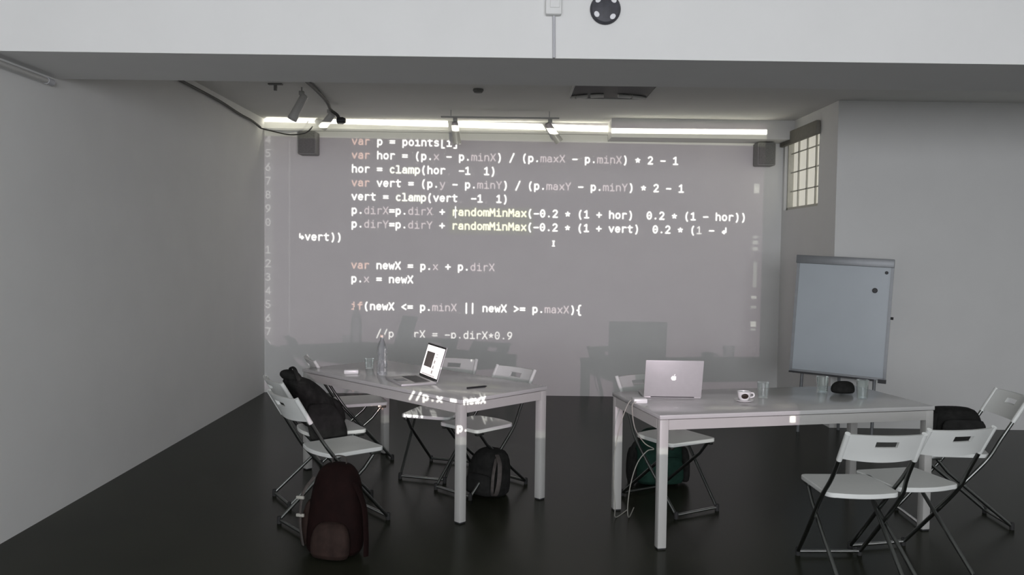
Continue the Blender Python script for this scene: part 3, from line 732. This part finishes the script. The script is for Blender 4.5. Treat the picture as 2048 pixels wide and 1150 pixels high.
# green and black backpack behind the right table
t = thing('backpack', 'dark green and black backpack on the floor behind the right table', 'backpack', (1.055, 5.80, 0), R(4))
MB().blob([(0, 0, 0, .14, .08), (0, 0, .015, .165, .105), (0, 0, .12, .175, .11), (0, .0, .27, .17, .10), (0, .01, .35, .14, .08), (0, .015, .39, .08, .045)], n=24).build('main_body', M['green'], t, sub=1)
for s in (-1, 1): MB().blob([(s * .185, 0, .01, .025, .06), (s * .19, 0, .04, .035, .08), (s * .185, 0, .22, .035, .075), (s * .175, .0, .26, .02, .04)], n=16).build('side_pocket', M['fabric'], t, sub=1)
MB().blob([(.06, -.10, .02, .08, .03), (.06, -.105, .04, .10, .04), (.06, -.10, .18, .095, .035), (.06, -.09, .21, .06, .02)], n=18).build('front_pocket', M['green'], t, sub=1)
strap([(-.12, -.05, .35), (-.20, -.10, .28), (-.23, -.12, .12), (-.22, -.10, .02)], .02, t, M['fabric'])
# dark bag on the seat of the chair at the right edge
t = thing('shoulder_bag', 'low black shoulder bag lying on the chair at the right edge', 'bag', (2.73, 5.06, .453), R(0))
MB().blob([(0, 0, 0, .15, .09), (0, 0, .012, .165, .11), (0, 0, .10, .165, .11), (-.01, 0, .19, .155, .10), (-.02, 0, .235, .135, .075), (-.02, 0, .245, .08, .04)], n=24).build('main_body', M['fabric'], t, sub=1)
MB().blob([(.0, -.11, .02, .12, .015), (.0, -.113, .04, .14, .02), (.0, -.11, .17, .135, .018), (.0, -.105, .19, .10, .01)], n=18).build('front_flap', M['fabric_soft'], t, sub=1)
strap([(-.12, 0, .22), (-.17, -.09, .19), (-.185, -.10, .06), (-.165, -.09, .01)], .014, t, M['fabric_soft'])

# ------------------------------------------------------------------ whiteboard on its easel, turned a little to the left
t = thing('whiteboard_easel', 'tall grey whiteboard on an easel by the right wall', 'whiteboard', (2.915, 7.38, 0), R(-27))
BW, BZ0, BZ1 = .78, .555, 1.58
lean = Matrix.Translation((0, 0, BZ0)) @ Matrix.Rotation(R(2.2), 4, 'Y') @ Matrix.Rotation(R(-3), 4, 'X')
MB().box(-BW / 2, BW / 2, -.012, .008, 0, BZ1 - BZ0).xf(lean).build('board', M['board'], t, smooth=False)
f = MB(); h = BZ1 - BZ0
f.box(-BW / 2 - .012, -BW / 2 + .012, -.018, .012, -.012, h + .012); f.box(BW / 2 - .012, BW / 2 + .012, -.018, .012, -.012, h + .012); f.box(-BW / 2, BW / 2, -.018, .012, -.012, .010)
f.xf(lean).build('frame', M['boardframe'], t, smooth=False)
MB().box(-BW / 2 - .02, BW / 2 + .012, -.032, -.010, h - .055, h + .018, .004).xf(lean).build('clamp_bar', M['boardframe'], t)
MB().box(-BW / 2 - .01, BW / 2 - .08, -.055, -.01, -.022, -.008).xf(lean).build('pen_tray', M['black'], t)
MB().tube([(BW / 2 + .01, 0, .52 * h), (BW / 2 + .035, 0, .52 * h)], .012).xf(lean).build('knob', M['black'], t)
MB().box(BW / 2 - .05, BW / 2 + .016, -.03, .01, -.035, -.002).xf(lean).build('corner_cap', M['black'], t)
for pts in (((-.26, .085, 1.5), (-.32, .03, 0)), ((.32, .085, 1.5), (.30, .03, 0)), ((0, .10, 1.45), (0, .30, 0))):
    MB().tube(pts, .014).build('leg', M['boardframe'], t)
bpy.context.view_layer.update()
for bx, bz, r_, lab in ((.262, .765, .022, 'larger dark round magnet on the whiteboard'), (.345, .925, .014, 'small dark round magnet near the top right whiteboard corner')):
    mg = MB().lathe([(r_, 0), (r_, -.008), (r_ * .8, -.012), (0, -.012)], axis='y', n=18)
    mg.xf(lean @ Matrix.Translation((bx, -.012, bz)))
    o = mg.build('magnet', M['black']); o.matrix_world = t.matrix_world.copy()
    tag(o, lab, 'magnet')
